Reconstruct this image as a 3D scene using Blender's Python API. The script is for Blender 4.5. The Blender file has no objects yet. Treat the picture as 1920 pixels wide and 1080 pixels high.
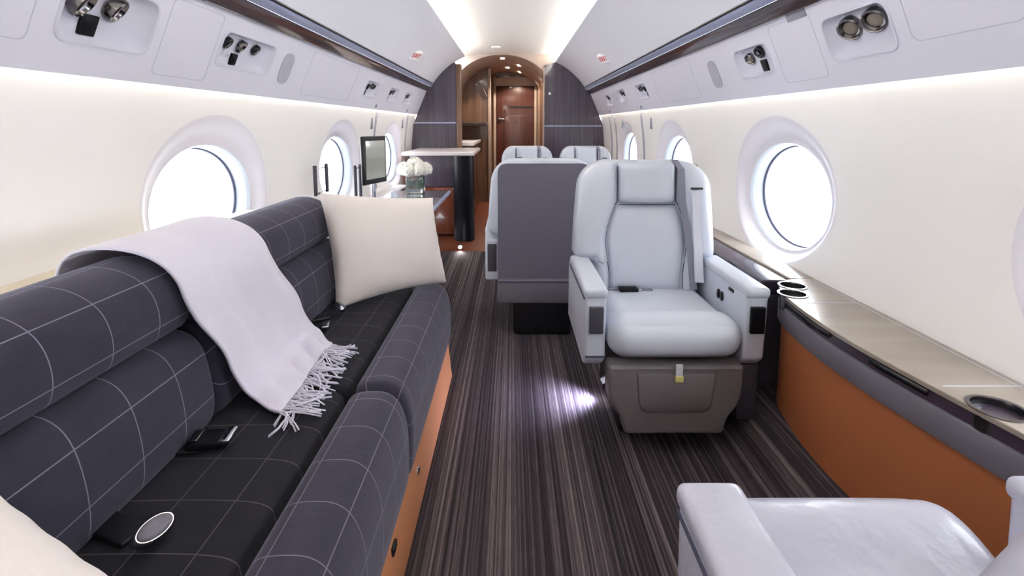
import bpy, bmesh, math, random
from mathutils import Vector, Matrix, noise
random.seed(7)
S = bpy.context.scene
COL = S.collection
R = math.radians
PI = math.pi

# ------------------------------------------------------------ camera, world, exposure
EYE = 1.10
cam_d = bpy.data.cameras.new('camera')
cam_d.sensor_width = 36.0
cam_d.lens = 950 / 1920 * 36
cam_d.shift_y = -188.4 / 1920
cam_d.clip_start = 0.02
cam = bpy.data.objects.new('camera', cam_d)
cam.location = (0, 0, EYE)
cam.rotation_euler = (R(90 - 7), 0, 0)
COL.objects.link(cam)
S.camera = cam

w = bpy.data.worlds.new('sky'); S.world = w; w.use_nodes = True
bg = w.node_tree.nodes['Background']
bg.inputs[0].default_value = (0.90, 0.95, 1.0, 1)
bg.inputs[1].default_value = 4.4
S.view_settings.view_transform = 'Standard'
S.view_settings.look = 'None'
S.view_settings.gamma = 1
S.view_settings.exposure = 1.36
S.view_settings.use_curve_mapping = False
S.cycles.max_bounces = 10
S.cycles.diffuse_bounces = 7
S.cycles.glossy_bounces = 4
S.cycles.sample_clamp_indirect = 8.0
S.cycles.use_denoising = True
S.cycles.caustics_reflective = False
S.cycles.caustics_refractive = False

WIN_R = [2.11 + 1.40 * k for k in range(-3, 3)]
WIN_L = [1.89 + 1.42 * k for k in range(-3, 3)]
WZ, WHY, WHZ = 0.805, 0.31, 0.222           # window centre height, half width, half height
for s, lst in ((1, WIN_R), (-1, WIN_L)):
    for yc in lst:
        d = bpy.data.lights.new('daylight_portal', 'AREA')
        d.shape = 'RECTANGLE'; d.size = 0.70; d.size_y = 0.52
        d.cycles.is_portal = True
        o = bpy.data.objects.new('daylight_portal', d)
        o.location = (s * 1.27, yc, WZ)
        o.rotation_euler = (R(90), 0, R(90) * s)
        COL.objects.link(o)

LED_SIDE = 4.6       # emission of the strips washing the side walls
LED_TOP = 13.5       # emission of the strips in the ceiling recess

# ------------------------------------------------------------ materials
def srgb(r, g, b):
    f = lambda c: (c / 255 / 12.92) if c / 255 <= 0.04045 else ((c / 255 + 0.055) / 1.055) ** 2.4
    return (f(r), f(g), f(b), 1)

def mat(name, col, rough=0.5, metal=0.0, bump=None, coat=0.0, spec=0.5, var=None, sheen=0.0):
    m = bpy.data.materials.new(name); m.use_nodes = True
    nt = m.node_tree; p = nt.nodes['Principled BSDF']
    p.inputs['Base Color'].default_value = col
    p.inputs['Roughness'].default_value = rough
    p.inputs['Metallic'].default_value = metal
    p.inputs['Coat Weight'].default_value = coat
    p.inputs['Specular IOR Level'].default_value = spec
    p.inputs['Sheen Weight'].default_value = sheen
    tc = nt.nodes.new('ShaderNodeTexCoord')
    if bump:
        sc, st, dist = bump
        n = nt.nodes.new('ShaderNodeTexNoise'); n.inputs['Scale'].default_value = sc
        n.inputs['Detail'].default_value = 4
        nt.links.new(tc.outputs['Object'], n.inputs['Vector'])
        b = nt.nodes.new('ShaderNodeBump'); b.inputs['Strength'].default_value = st
        b.inputs['Distance'].default_value = dist
        nt.links.new(n.outputs['Fac'], b.inputs['Height'])
        nt.links.new(b.outputs['Normal'], p.inputs['Normal'])
    if var:
        sc3, c2, lo, hi = var            # noise stretched by sc3 mixes towards c2
        mp = nt.nodes.new('ShaderNodeMapping'); mp.inputs['Scale'].default_value = sc3
        n = nt.nodes.new('ShaderNodeTexNoise'); n.inputs['Scale'].default_value = 1
        n.inputs['Detail'].default_value = 5
        nt.links.new(tc.outputs['Object'], mp.inputs[0]); nt.links.new(mp.outputs[0], n.inputs['Vector'])
        r = nt.nodes.new('ShaderNodeValToRGB')
        r.color_ramp.elements[0].position = lo; r.color_ramp.elements[1].position = hi
        r.color_ramp.elements[0].color = col; r.color_ramp.elements[1].color = c2
        nt.links.new(n.outputs['Fac'], r.inputs[0]); nt.links.new(r.outputs[0], p.inputs['Base Color'])
    return m

def emis(name, col, st):
    m = bpy.data.materials.new(name); m.use_nodes = True
    nt = m.node_tree; p = nt.nodes['Principled BSDF']
    p.inputs['Base Color'].default_value = (0.8, 0.8, 0.8, 1)
    p.inputs['Emission Color'].default_value = col
    p.inputs['Emission Strength'].default_value = st
    return m

M = {}
M['wall'] = mat('cream_wall_vinyl', srgb(240, 238, 236), 0.55, bump=(350, .05, .001))
M['psu'] = mat('lavender_white_panel', srgb(216, 216, 229), 0.45)
M['lining'] = mat('pale_lining', srgb(220, 221, 230), 0.45)
M['ceil'] = mat('ceiling_white', srgb(235, 232, 226), 0.5)
M['groove'] = mat('panel_seam_grey', srgb(192, 192, 206), 0.6)
M['lens'] = mat('flush_lens_grey', srgb(172, 172, 186), 0.5)
M['vent'] = mat('grille_grey', srgb(140, 140, 152), 0.6)
M['led_side'] = emis('led_warm_white_side', (1.0, 0.93, 0.70, 1), LED_SIDE)
M['led_top'] = emis('led_warm_white_top', (1.0, 0.97, 0.90, 1), LED_TOP)
M['strip_wood'] = mat('dark_gloss_wood', srgb(50, 42, 50), 0.16, coat=.6, var=((60, 1.2, 60), srgb(86, 68, 66), .35, .72))
M['strip_metal'] = mat('brushed_steel_blue', srgb(160, 168, 196), 0.35, metal=.35)
M['black'] = mat('black_plastic', srgb(22, 21, 25), 0.35)
M['blackgloss'] = mat('black_gloss', srgb(14, 13, 18), 0.4, spec=.2)
M['chrome'] = mat('chrome', srgb(205, 205, 212), 0.12, metal=1)
M['darkchrome'] = mat('dark_chrome', srgb(120, 116, 116), 0.18, metal=1)
M['leather'] = mat('pale_grey_leather', srgb(197, 202, 214), 0.34, bump=(220, .12, .002), spec=.5)
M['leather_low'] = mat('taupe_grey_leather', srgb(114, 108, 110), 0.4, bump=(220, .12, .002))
M['leather_near'] = mat('soft_grey_leather', srgb(184, 184, 198), 0.3, bump=(9, .45, .02), spec=.55)
M['stitch'] = mat('dark_seam', srgb(70, 72, 92), 0.7)
M['seatback'] = mat('plum_grey_seat_cloth', srgb(105, 101, 115), 0.6, bump=(500, .1, .001))
M['belt'] = mat('grey_belt_webbing', srgb(130, 130, 146), 0.6, bump=(600, .2, .001))
M['cover'] = mat('pale_belt_cover', srgb(215, 218, 228), 0.5)
M['taupepad'] = mat('taupe_panel', srgb(150, 140, 140), 0.5)
M['ash'] = mat('dark_grey_panel', srgb(70, 68, 78), 0.3)
M['orange'] = mat('cognac_leather', srgb(176, 104, 64), 0.42, bump=(160, .12, .001))
M['orange_sofa'] = mat('cognac_leather_brightened', srgb(212, 142, 98), 0.42, bump=(160, .12, .001))  # console's cognac leather, lightened to make up for dim light on the sofa base
M['band'] = mat('slate_leather_band', srgb(108, 104, 114), 0.45, bump=(200, .1, .001))
M['band_dark'] = mat('dark_plum_wood_band', srgb(58, 48, 62), 0.25, coat=.4)
M['ledge'] = mat('pearl_taupe_ledge', srgb(140, 129, 118), 0.28, coat=.3, var=((3, 14, 3), srgb(154, 144, 132), .35, .7))
M['ledge_cream'] = mat('cream_ledge', srgb(214, 202, 178), 0.4)
M['cream_pillow'] = mat('ivory_pillow_cloth', srgb(228, 219, 214), 0.85, bump=(420, .35, .002), sheen=.2)
M['throw'] = mat('pale_lilac_wool', srgb(210, 206, 221), 0.95, bump=(260, .5, .003), sheen=.5)
M['veneer'] = mat('plum_veneer', srgb(70, 62, 73), 0.2, coat=.5, var=((45, 45, 1.2), srgb(90, 82, 95), .35, .7))
M['counter'] = mat('white_counter', srgb(232, 226, 226), 0.2)
M['redwood'] = mat('red_gloss_wood', srgb(100, 48, 32), 0.25, coat=.5, var=((30, 30, 1.6), srgb(134, 70, 44), .35, .7))
M['mahog'] = mat('mahogany_door', srgb(64, 34, 28), 0.28, coat=.4, var=((24, 24, 1.2), srgb(78, 44, 36), .35, .7))
M['brown'] = mat('brown_gloss_wood', srgb(104, 76, 58), 0.25, coat=.4, var=((26, 26, 1.6), srgb(130, 100, 80), .35, .7))
M['darkbrown'] = mat('dark_brown_wood', srgb(62, 38, 32), 0.25, coat=.4)
M['beige'] = mat('beige_lining', srgb(168, 150, 138), 0.4)
M['petal'] = mat('white_petals', srgb(246, 244, 236), 0.8)
M['leaf'] = mat('green_leaf', srgb(40, 130, 90), 0.5)
M['red'] = mat('red_lettering', srgb(205, 40, 50), 0.5)
M['white'] = mat('white_plate', srgb(240, 238, 240), 0.4)
M['sleeve'] = mat('window_sleeve_white', srgb(156, 160, 168), 0.35)
M['surround'] = mat('shade_tinted_window_surround', srgb(228, 225, 232), 0.55)  # shade of the window recess put into the colour, lavender against the wall
M['yellow'] = mat('pale_yellow_tag', srgb(214, 206, 130), 0.6)
M['tray'] = mat('tray_lavender', srgb(206, 206, 220), 0.4)
M['screen'] = mat('glossy_screen', srgb(150, 152, 140), 0.12, coat=.6, var=((1, 1, 5), srgb(190, 192, 184), .3, .7))
M['lampglow'] = emis('lit_lamp_lens', (1, .97, .9, 1), 7)
M['coollamp'] = emis('cool_lamp_lens', (.85, .87, 1, 1), 40)
M['warmdown'] = emis('warm_downlight_lens', (1, .86, .7, 1), 10)
M['floorwood'] = mat('red_floor_wood', srgb(122, 66, 42), 0.3, coat=.4, var=((16, 1.2, 1), srgb(110, 54, 36), .35, .7))

def glass_mat():
    m = bpy.data.materials.new('clear_pane'); m.use_nodes = True
    nt = m.node_tree; nt.nodes.clear()
    o = nt.nodes.new('ShaderNodeOutputMaterial'); mx = nt.nodes.new('ShaderNodeMixShader')
    t = nt.nodes.new('ShaderNodeBsdfTransparent'); g = nt.nodes.new('ShaderNodeBsdfGlossy')
    g.inputs['Roughness'].default_value = 0.02
    mx.inputs[0].default_value = 0.06
    nt.links.new(t.outputs[0], mx.inputs[1]); nt.links.new(g.outputs[0], mx.inputs[2]); nt.links.new(mx.outputs[0], o.inputs[0])
    return m
M['pane'] = glass_mat()
def vase_glass():
    m = mat('vase_glass', (0.85, 1, 0.93, 1), 0.03)
    m.node_tree.nodes['Principled BSDF'].inputs['Transmission Weight'].default_value = 0.9
    return m
M['glass'] = vase_glass()

def carpet_mat():
    m = bpy.data.materials.new('striped_carpet'); m.use_nodes = True
    nt = m.node_tree; L = nt.links; p = nt.nodes['Principled BSDF']
    p.inputs['Roughness'].default_value = 0.95; p.inputs['Specular IOR Level'].default_value = .15
    g = nt.nodes.new('ShaderNodeNewGeometry')
    def ns(sc, det, seed):
        mp = nt.nodes.new('ShaderNodeMapping'); mp.inputs['Scale'].default_value = sc; mp.inputs['Location'].default_value = (seed, seed, 0)
        n = nt.nodes.new('ShaderNodeTexNoise'); n.inputs['Scale'].default_value = 1; n.inputs['Detail'].default_value = det
        L.new(g.outputs['Position'], mp.inputs[0]); L.new(mp.outputs[0], n.inputs['Vector']); return n
    a = ns((150, 0.35, 0), 2, 0.0); b = ns((22, 0.15, 0), 2, 5.3); c = ns((320, 14, 60), 2, 9.1)
    mm = nt.nodes.new('ShaderNodeMath'); mm.operation = 'MULTIPLY_ADD'; mm.inputs[1].default_value = .62
    L.new(a.outputs['Fac'], mm.inputs[0])
    m2 = nt.nodes.new('ShaderNodeMath'); m2.operation = 'MULTIPLY'; m2.inputs[1].default_value = .3
    L.new(b.outputs['Fac'], m2.inputs[0]); L.new(m2.outputs[0], mm.inputs[2])
    m3 = nt.nodes.new('ShaderNodeMath'); m3.operation = 'MULTIPLY_ADD'; m3.inputs[1].default_value = .14
    L.new(c.outputs['Fac'], m3.inputs[0]); L.new(mm.outputs[0], m3.inputs[2])
    r = nt.nodes.new('ShaderNodeValToRGB'); e = r.color_ramp.elements
    e[0].position = .38; e[0].color = srgb(36, 31, 34)
    e[1].position = .70; e[1].color = srgb(126, 116, 115)
    k = e.new(.50); k.color = srgb(60, 53, 57)
    k = e.new(.58); k.color = srgb(84, 75, 78)
    L.new(m3.outputs[0], r.inputs[0]); L.new(r.outputs[0], p.inputs['Base Color'])
    bp = nt.nodes.new('ShaderNodeBump'); bp.inputs['Strength'].default_value = .4; bp.inputs['Distance'].default_value = .003
    L.new(m3.outputs[0], bp.inputs['Height']); L.new(bp.outputs[0], p.inputs['Normal'])
    return m
M['carpet'] = carpet_mat()

def plaid_mat(name, base, line, amount, rib=0.0, cross=0.12, long=0.1, wl=0.0022, sheen=.2):
    """window-pane check from UV in metres: u across the roll, v along the sofa"""
    m = bpy.data.materials.new(name); m.use_nodes = True
    nt = m.node_tree; L = nt.links; p = nt.nodes['Principled BSDF']
    p.inputs['Roughness'].default_value = 0.85; p.inputs['Specular IOR Level'].default_value = .25
    p.inputs['Sheen Weight'].default_value = sheen; p.inputs['Sheen Tint'].default_value = (.8, .8, 1, 1)
    uv = nt.nodes.new('ShaderNodeUVMap'); sp = nt.nodes.new('ShaderNodeSeparateXYZ'); L.new(uv.outputs[0], sp.inputs[0])
    def math_(op, a, b=None):
        n = nt.nodes.new('ShaderNodeMath'); n.operation = op
        if isinstance(a, float): n.inputs[0].default_value = a
        else: L.new(a, n.inputs[0])
        if b is not None:
            if isinstance(b, float): n.inputs[1].default_value = b
            else: L.new(b, n.inputs[1])
        return n.outputs[0]
    def line_(c, per):
        k = math_('PINGPONG', c, per / 2)
        return math_('LESS_THAN', k, wl / 2)
    ln = math_('MAXIMUM', line_(sp.outputs[0], long), line_(sp.outputs[1], cross))
    tc = nt.nodes.new('ShaderNodeTexCoord')
    n = nt.nodes.new('ShaderNodeTexNoise'); n.inputs['Scale'].default_value = 600; L.new(tc.outputs['Object'], n.inputs['Vector'])
    n2 = nt.nodes.new('ShaderNodeTexNoise'); n2.inputs['Scale'].default_value = 30; L.new(tc.outputs['Object'], n2.inputs['Vector'])
    mixn = nt.nodes.new('ShaderNodeMixRGB'); mixn.inputs[1].default_value = base
    mixn.inputs[2].default_value = tuple(min(1, c * 1.7) for c in base[:3]) + (1,)
    f = math_('MULTIPLY', math_('MULTIPLY', n.outputs['Fac'], n2.outputs['Fac']), 1.6)
    L.new(f, mixn.inputs[0])
    fac = math_('MULTIPLY', ln, amount)
    mx = nt.nodes.new('ShaderNodeMixRGB'); L.new(fac, mx.inputs[0]); L.new(mixn.outputs[0], mx.inputs[1]); mx.inputs[2].default_value = line
    L.new(mx.outputs[0], p.inputs['Base Color'])
    bp = nt.nodes.new('ShaderNodeBump'); bp.inputs['Strength'].default_value = .3; bp.inputs['Distance'].default_value = .001
    h = n.outputs['Fac']
    if rib:
        rr = math_('MULTIPLY', math_('PINGPONG', sp.outputs[1], .010), 60.0)
        h = math_('ADD', math_('MULTIPLY', rr, rib), h)
    L.new(h, bp.inputs['Height']); L.new(bp.outputs[0], p.inputs['Normal'])
    return m
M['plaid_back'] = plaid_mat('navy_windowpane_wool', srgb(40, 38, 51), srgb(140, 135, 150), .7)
M['plaid_seat'] = plaid_mat('navy_windowpane_wool_dimmed', srgb(25, 23, 28), srgb(98, 91, 95), .65, rib=.4, cross=.115, sheen=.05)  # same wool as the back, weak reflection off the seat painted in as darker
M['plaid_roll'] = plaid_mat('navy_windowpane_wool_lit', srgb(42, 39, 52), srgb(138, 131, 142), .7, rib=.4, cross=.115, sheen=.3)  # same wool again, bluish window light on the front roll put into the colour

# ------------------------------------------------------------ mesh helpers
def link(name, bm, m, parent=None, smooth=True, auto=None):
    me = bpy.data.meshes.new(name)
    bmesh.ops.recalc_face_normals(bm, faces=bm.faces)
    bm.to_mesh(me); bm.free()
    mats = m if isinstance(m, (list, tuple)) else [m]
    for mm in mats: me.materials.append(M[mm] if isinstance(mm, str) else mm)
    if smooth:
        for f in me.polygons: f.use_smooth = True
        if auto is not None: me.set_sharp_from_angle(angle=R(auto))
    o = bpy.data.objects.new(name, me); COL.objects.link(o)
    if parent: o.parent = parent
    return o

def empty(name, loc=(0, 0, 0), rz=0):
    o = bpy.data.objects.new(name, None); COL.objects.link(o)
    o.empty_display_size = .05
    o.location = loc; o.rotation_euler = (0, 0, rz); return o

def tag(o, label=None, cat=None, group=None, kind=None):
    if label: o['label'] = label
    if cat: o['category'] = cat
    if group: o['group'] = group
    if kind: o['kind'] = kind
    return o
def struct(o): o['kind'] = 'structure'; return o

def copy_tree(o, parent=None):
    c = o.copy(); COL.objects.link(c)
    if parent: c.parent = parent
    for ch in list(o.children): copy_tree(ch, c)
    return c

def box(bm, x0, x1, y0, y1, z0, z1, r=0.0, seg=3):
    t = bmesh.new()
    bmesh.ops.create_cube(t, size=1)
    for v in t.verts:
        v.co = Vector((x0 + (v.co.x + .5) * (x1 - x0), y0 + (v.co.y + .5) * (y1 - y0), z0 + (v.co.z + .5) * (z1 - z0)))
    if r > 0:
        r = min(r, .49 * min(x1 - x0, y1 - y0, z1 - z0))
        bmesh.ops.bevel(t, geom=t.edges[:], offset=r, segments=seg, profile=.5, affect='EDGES')
    me = bpy.data.meshes.new('t'); t.to_mesh(me); t.free(); bm.from_mesh(me); bpy.data.meshes.remove(me)
    return bm
def B(*a, **k): return box(bmesh.new(), *a, **k)

def prism(bm, poly, axis, a0, a1, r=0.0, seg=3):
    """poly 2-D outline extruded along axis ('x','y','z') from a0 to a1, edges rounded by r"""
    t = bmesh.new()
    def P(p, a):
        if axis == 'x': return Vector((a, p[0], p[1]))
        if axis == 'y': return Vector((p[0], a, p[1]))
        return Vector((p[0], p[1], a))
    A = [t.verts.new(P(p, a0)) for p in poly]; Bv = [t.verts.new(P(p, a1)) for p in poly]
    n = len(poly)
    t.faces.new(A); t.faces.new(Bv[::-1])
    for i in range(n): t.faces.new((A[i], Bv[i], Bv[(i + 1) % n], A[(i + 1) % n]))
    bmesh.ops.recalc_face_normals(t, faces=t.faces)
    if r > 0:
        es = [e for e in t.edges if e.calc_face_angle(0) > R(25)]
        bmesh.ops.bevel(t, geom=es, offset=r, segments=seg, profile=.5, affect='EDGES')
    me = bpy.data.meshes.new('t'); t.to_mesh(me); t.free(); bm.from_mesh(me); bpy.data.meshes.remove(me)
    return bm

def tube(bm, pts, r, n=8, closed=False):
    pts = [Vector(p) for p in pts]; rings = []
    m = len(pts); up0 = None
    for i, p in enumerate(pts):
        a = pts[(i - 1) % m] if (closed or i > 0) else p
        b = pts[(i + 1) % m] if (closed or i < m - 1) else p
        d = (b - a).normalized()
        up = Vector((0, 0, 1)) if abs(d.z) < .9 else Vector((1, 0, 0))
        if up0 is not None: up = up0
        x = d.cross(up).normalized(); y = x.cross(d).normalized(); up0 = y
        rings.append([bm.verts.new(p + (x * math.cos(2 * PI * k / n) + y * math.sin(2 * PI * k / n)) * r) for k in range(n)])
    for i in range(m if closed else m - 1):
        A, C = rings[i], rings[(i + 1) % m]
        for k in range(n): bm.faces.new((A[k], A[(k + 1) % n], C[(k + 1) % n], C[k]))
    if not closed:
        bm.faces.new(rings[0]); bm.faces.new(rings[-1][::-1])
    return bm

def lathe(bm, prof, mtx=None, n=32, cap=True):
    mtx = mtx or Matrix()
    rings = []
    for r, h in prof:
        rings.append([bm.verts.new(mtx @ Vector((r * math.cos(2 * PI * k / n), r * math.sin(2 * PI * k / n), h))) for k in range(n)])
    for i in range(len(rings) - 1):
        for k in range(n): bm.faces.new((rings[i][k], rings[i][(k + 1) % n], rings[i + 1][(k + 1) % n], rings[i + 1][k]))
    if cap:
        bm.faces.new(rings[0][::-1]); bm.faces.new(rings[-1])
    return bm

def chaikin(pts, it=2, closed=True):
    for _ in range(it):
        q = []; n = len(pts)
        for i in range(n if closed else n - 1):
            a, b = pts[i], pts[(i + 1) % n]
            q += [(a[0] * .75 + b[0] * .25, a[1] * .75 + b[1] * .25), (a[0] * .25 + b[0] * .75, a[1] * .25 + b[1] * .75)]
        if not closed: q = [pts[0]] + q + [pts[-1]]
        pts = q
    return pts

def roundpoly(pts, r, seg=5):
    """rounds the corners of a 2-D polygon"""
    out = []; n = len(pts)
    for i in range(n):
        p = Vector(pts[i]); a = Vector(pts[i - 1]) - p; b = Vector(pts[(i + 1) % n]) - p
        rr = r[i] if isinstance(r, (list, tuple)) else r
        d = min(rr, a.length * .45, b.length * .45)
        if d < 1e-5: out.append(tuple(p)); continue
        s, e = p + a.normalized() * d, p + b.normalized() * d
        for k in range(seg + 1):
            t = k / seg
            q = s * (1 - t) ** 2 + p * 2 * t * (1 - t) + e * t ** 2
            out.append((q.x, q.y))
    return out

def pad(z0, z1, hl, hr, yb, T, n=8, m=2.6, ns=28, nt=28, corner=.0, back=.02):
    """soft pad facing -y: hl(z), hr(z) are its left and right borders, yb(z) its backing plane, T its thickness"""
    bm = bmesh.new(); G = []
    for j in range(nt + 1):
        t = -1 + 2 * j / nt; t = math.sin(t * PI / 2) * .6 + t * .4
        z = z0 + (z1 - z0) * (t + 1) / 2
        row = []
        e = max(0, abs(t) ** 1)
        for i in range(ns + 1):
            s = -1 + 2 * i / ns; s = math.sin(s * PI / 2) * .6 + s * .4
            k = 1.0
            if corner:
                dz = min(z - z0, z1 - z)
                if dz < corner:
                    inset = corner - math.sqrt(max(0, corner ** 2 - (corner - dz) ** 2))
                    hw = (hr(z) - hl(z)) / 2
                    k = max(.02, 1 - inset / hw)
            c = (hl(z) + hr(z)) / 2; hw = (hr(z) - hl(z)) / 2 * k
            x = c + s * hw
            d = max(0, (1 - abs(s) ** n) * (1 - abs(t) ** n)) ** (1 / m)
            row.append(bm.verts.new((x, yb(z) - T * d, z)))
        G.append(row)
    for j in range(nt):
        for i in range(ns): bm.faces.new((G[j][i], G[j][i + 1], G[j + 1][i + 1], G[j + 1][i]))
    bd = [e for e in bm.edges if e.is_boundary]
    r = bmesh.ops.extrude_edge_only(bm, edges=bd)
    vs = [g for g in r['geom'] if isinstance(g, bmesh.types.BMVert)]
    for v in vs: v.co.y += back
    bmesh.ops.contextual_create(bm, geom=[e for e in bm.edges if e.is_boundary])
    return bm

def cushion(x0, x1, y0, y1, z0, z1, r=.05, puff=.012, n=16, dip=None):
    """box with big soft edges, crowned faces"""
    bm = bmesh.new(); bmesh.ops.create_cube(bm, size=2)
    bmesh.ops.subdivide_edges(bm, edges=bm.edges[:], cuts=n, use_grid_fill=True)
    hx, hy, hz = (x1 - x0) / 2, (y1 - y0) / 2, (z1 - z0) / 2
    c = Vector(((x0 + x1) / 2, (y0 + y1) / 2, (z0 + z1) / 2)); r = min(r, hx * .98, hy * .98, hz * .98)
    for v in bm.verts:
        # denser near edges
        q = Vector([math.copysign(abs(math.sin(a * PI / 2)) * .5 + abs(a) * .5, a) for a in v.co])
        p = Vector((q.x * hx, q.y * hy, q.z * hz))
        inner = Vector((max(-hx + r, min(hx - r, p.x)), max(-hy + r, min(hy - r, p.y)), max(-hz + r, min(hz - r, p.z))))
        d = p - inner
        if d.length > 1e-9: p = inner + d.normalized() * r
        k = (1 - abs(q.x) ** 2.5) * (1 - abs(q.y) ** 2.5)
        if q.z > .5: p.z += puff * max(0, k)
        if abs(v.co.y) > .999: p.y += math.copysign(puff * (1 - q.x ** 4) * (1 - q.z ** 4), v.co.y)
        v.co = p + c
    if dip:
        for v in bm.verts: dip(v)
    return bm

def bool_cut(o, cutters):
    """carves the given bmeshes out of o and bakes the result into its mesh"""
    bm = bmesh.new()
    for c in cutters:
        me = bpy.data.meshes.new('c'); bmesh.ops.recalc_face_normals(c, faces=c.faces); c.to_mesh(me); c.free(); bm.from_mesh(me); bpy.data.meshes.remove(me)
    me = bpy.data.meshes.new('cut'); bm.to_mesh(me); bm.free()
    co = bpy.data.objects.new('cut', me); COL.objects.link(co)
    md = o.modifiers.new('b', 'BOOLEAN'); md.operation = 'DIFFERENCE'; md.object = co; md.solver = 'EXACT'
    dg = bpy.context.evaluated_depsgraph_get(); dg.update()
    new = bpy.data.meshes.new_from_object(o.evaluated_get(dg))
    o.modifiers.clear(); o.data = new
    bpy.data.objects.remove(co)
    return o

# ------------------------------------------------------------ cabin shell
Y0, Y1 = -2.6, 5.75           # cabin ends; the left bulkhead stands at 5.65, the right at 6.15
WP = [(.05, 1.0), (.20, 1.035), (.40, 1.07), (.553, 1.092), (.70, 1.112), (.85, 1.116), (1.0, 1.104), (1.1, 1.09), (1.2, 1.075), (1.30, 1.05)]
def wallx(z):
    if z <= WP[0][0]: return WP[0][1]
    for (a, xa), (b, xb) in zip(WP, WP[1:]):
        if z <= b:
            t = (z - a) / (b - a); t2 = t
            return xa + (xb - xa) * t2
    return WP[-1][1]
# smooth the table once
_t = [(i * .01, wallx(i * .01)) for i in range(0, 141)]
for _ in range(30):
    _t = [_t[0]] + [(_t[i][0], (_t[i - 1][1] + _t[i][1] * 2 + _t[i + 1][1]) / 4) for i in range(1, 140)] + [_t[-1]]
def wallx(z):
    i = max(0, min(139, int(z / .01))); f = z / .01 - i
    return _t[i][1] * (1 - f) + _t[i + 1][1] * f

DY, DZ, DC = 0.395, 0.305, 0.028           # outer half size of the dished surround
def dished(y, z, yc):
    a = ((y - yc) / WHY, (z - WZ) / WHZ); rho = math.hypot(*a)
    b = ((y - yc) / DY, (z - WZ - DC) / DZ); rb = math.hypot(*b)
    # t = 1 at hole edge, 0 at outer border
    if rb >= 1: t = 0
    else:
        t = (1 - rb) / max(1e-6, (1 - rb) + max(0, (rho - 1)) * .75)
    t = t * t * (3 - 2 * t)
    x = wallx(z)
    return x + (1.15 - x) * t

def build_wall(s, wins, name, yend):
    bm = bmesh.new(); ZB, ZT = .02, 1.30
    edges = [Y0]
    for a, b in zip(wins, wins[1:]): edges.append((a + b) / 2)
    edges.append(yend)
    NA = 96
    for k, yc in enumerate(wins):
        ya, yb = edges[k], edges[k + 1]
        # boundary points on the rectangle by angle
        cols = []
        for i in range(NA):
            th = 2 * PI * i / NA
            dx, dz = math.cos(th) * WHY, math.sin(th) * WHZ
            tt = 1e9
            if dx > 1e-9: tt = min(tt, (yb - yc) / dx)
            if dx < -1e-9: tt = min(tt, (ya - yc) / dx)
            if dz > 1e-9: tt = min(tt, (ZT - WZ) / dz)
            if dz < -1e-9: tt = min(tt, (ZB - WZ) / dz)
            col = []
            # ray meets the dish border where |(dx*rr/DY, (dz*rr-DC)/DZ)| = 1
            qa = (dx / DY) ** 2 + (dz / DZ) ** 2; qb = -2 * dz * DC / DZ ** 2; qc = (DC / DZ) ** 2 - 1
            rd = (-qb + math.sqrt(qb * qb - 4 * qa * qc)) / (2 * qa)
            for j in range(29):
                rr = 1 + (rd - 1) * j / 12 if j <= 12 else rd + (tt - rd) * ((j - 12) / 16) ** 1.3
                y, z = yc + dx * rr, WZ + dz * rr
                col.append(bm.verts.new((s * dished(y, z, yc), y, z)))
            cols.append(col)
        for i in range(NA):
            A, C = cols[i], cols[(i + 1) % NA]
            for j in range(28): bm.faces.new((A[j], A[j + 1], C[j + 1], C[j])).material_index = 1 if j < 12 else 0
        # corner fill
        for (cy, cz) in ((ya, ZB), (ya, ZT), (yb, ZB), (yb, ZT)):
            best = []
            for i in range(NA):
                p, q = cols[i][-1].co, cols[(i + 1) % NA][-1].co
                on = lambda v: (abs(v.y - cy) < 1e-5, abs(v.z - cz) < 1e-5)
                a, b = on(p), on(q)
                if (a[0] and not a[1] and b[1] and not b[0]) or (a[1] and not a[0] and b[0] and not b[1]):
                    v = bm.verts.new((s * wallx(cz), cy, cz)); bm.faces.new((cols[i][-1], v, cols[(i + 1) % NA][-1]))
    bmesh.ops.remove_doubles(bm, verts=bm.verts, dist=1e-5)
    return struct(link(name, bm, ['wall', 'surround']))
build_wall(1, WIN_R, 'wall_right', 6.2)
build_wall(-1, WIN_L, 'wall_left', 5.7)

def make_window(s, yc, idx):
    root = struct(empty('window_%d' % idx, (s * 1.15, yc, WZ)))
    def ell(bm, prof, n=64):
        rings = []
        for k, x in prof:
            rings.append([bm.verts.new((s * x, WHY * k * math.cos(2 * PI * i / n), WHZ * k * math.sin(2 * PI * i / n))) for i in range(n)])
        for a in range(len(rings) - 1):
            for i in range(n): bm.faces.new((rings[a][i], rings[a][(i + 1) % n], rings[a + 1][(i + 1) % n], rings[a + 1][i]))
        return bm
    link('window_sleeve', ell(bmesh.new(), [(1.0, -.004), (.985, .004), (.97, .012), (.965, .045), (.955, .05)]), 'sleeve', root)
    link('gasket', ell(bmesh.new(), [(.955, .050), (.935, .052), (.93, .058)]), 'stitch', root)
    link('outer_sleeve', ell(bmesh.new(), [(.935, .055), (.93, .10), (1.3, .105)]), 'sleeve', root)
    bm = bmesh.new()
    vs = [bm.verts.new((s * .053, WHY * .95 * math.cos(2 * PI * i / 64), WHZ * .95 * math.sin(2 * PI * i / 64))) for i in range(64)]
    bm.faces.new(vs)
    link('pane', bm, 'pane', root, smooth=False)
k = 1
for yc in WIN_L: make_window(-1, yc, k); k += 1
for yc in WIN_R: make_window(1, yc, k); k += 1

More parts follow.
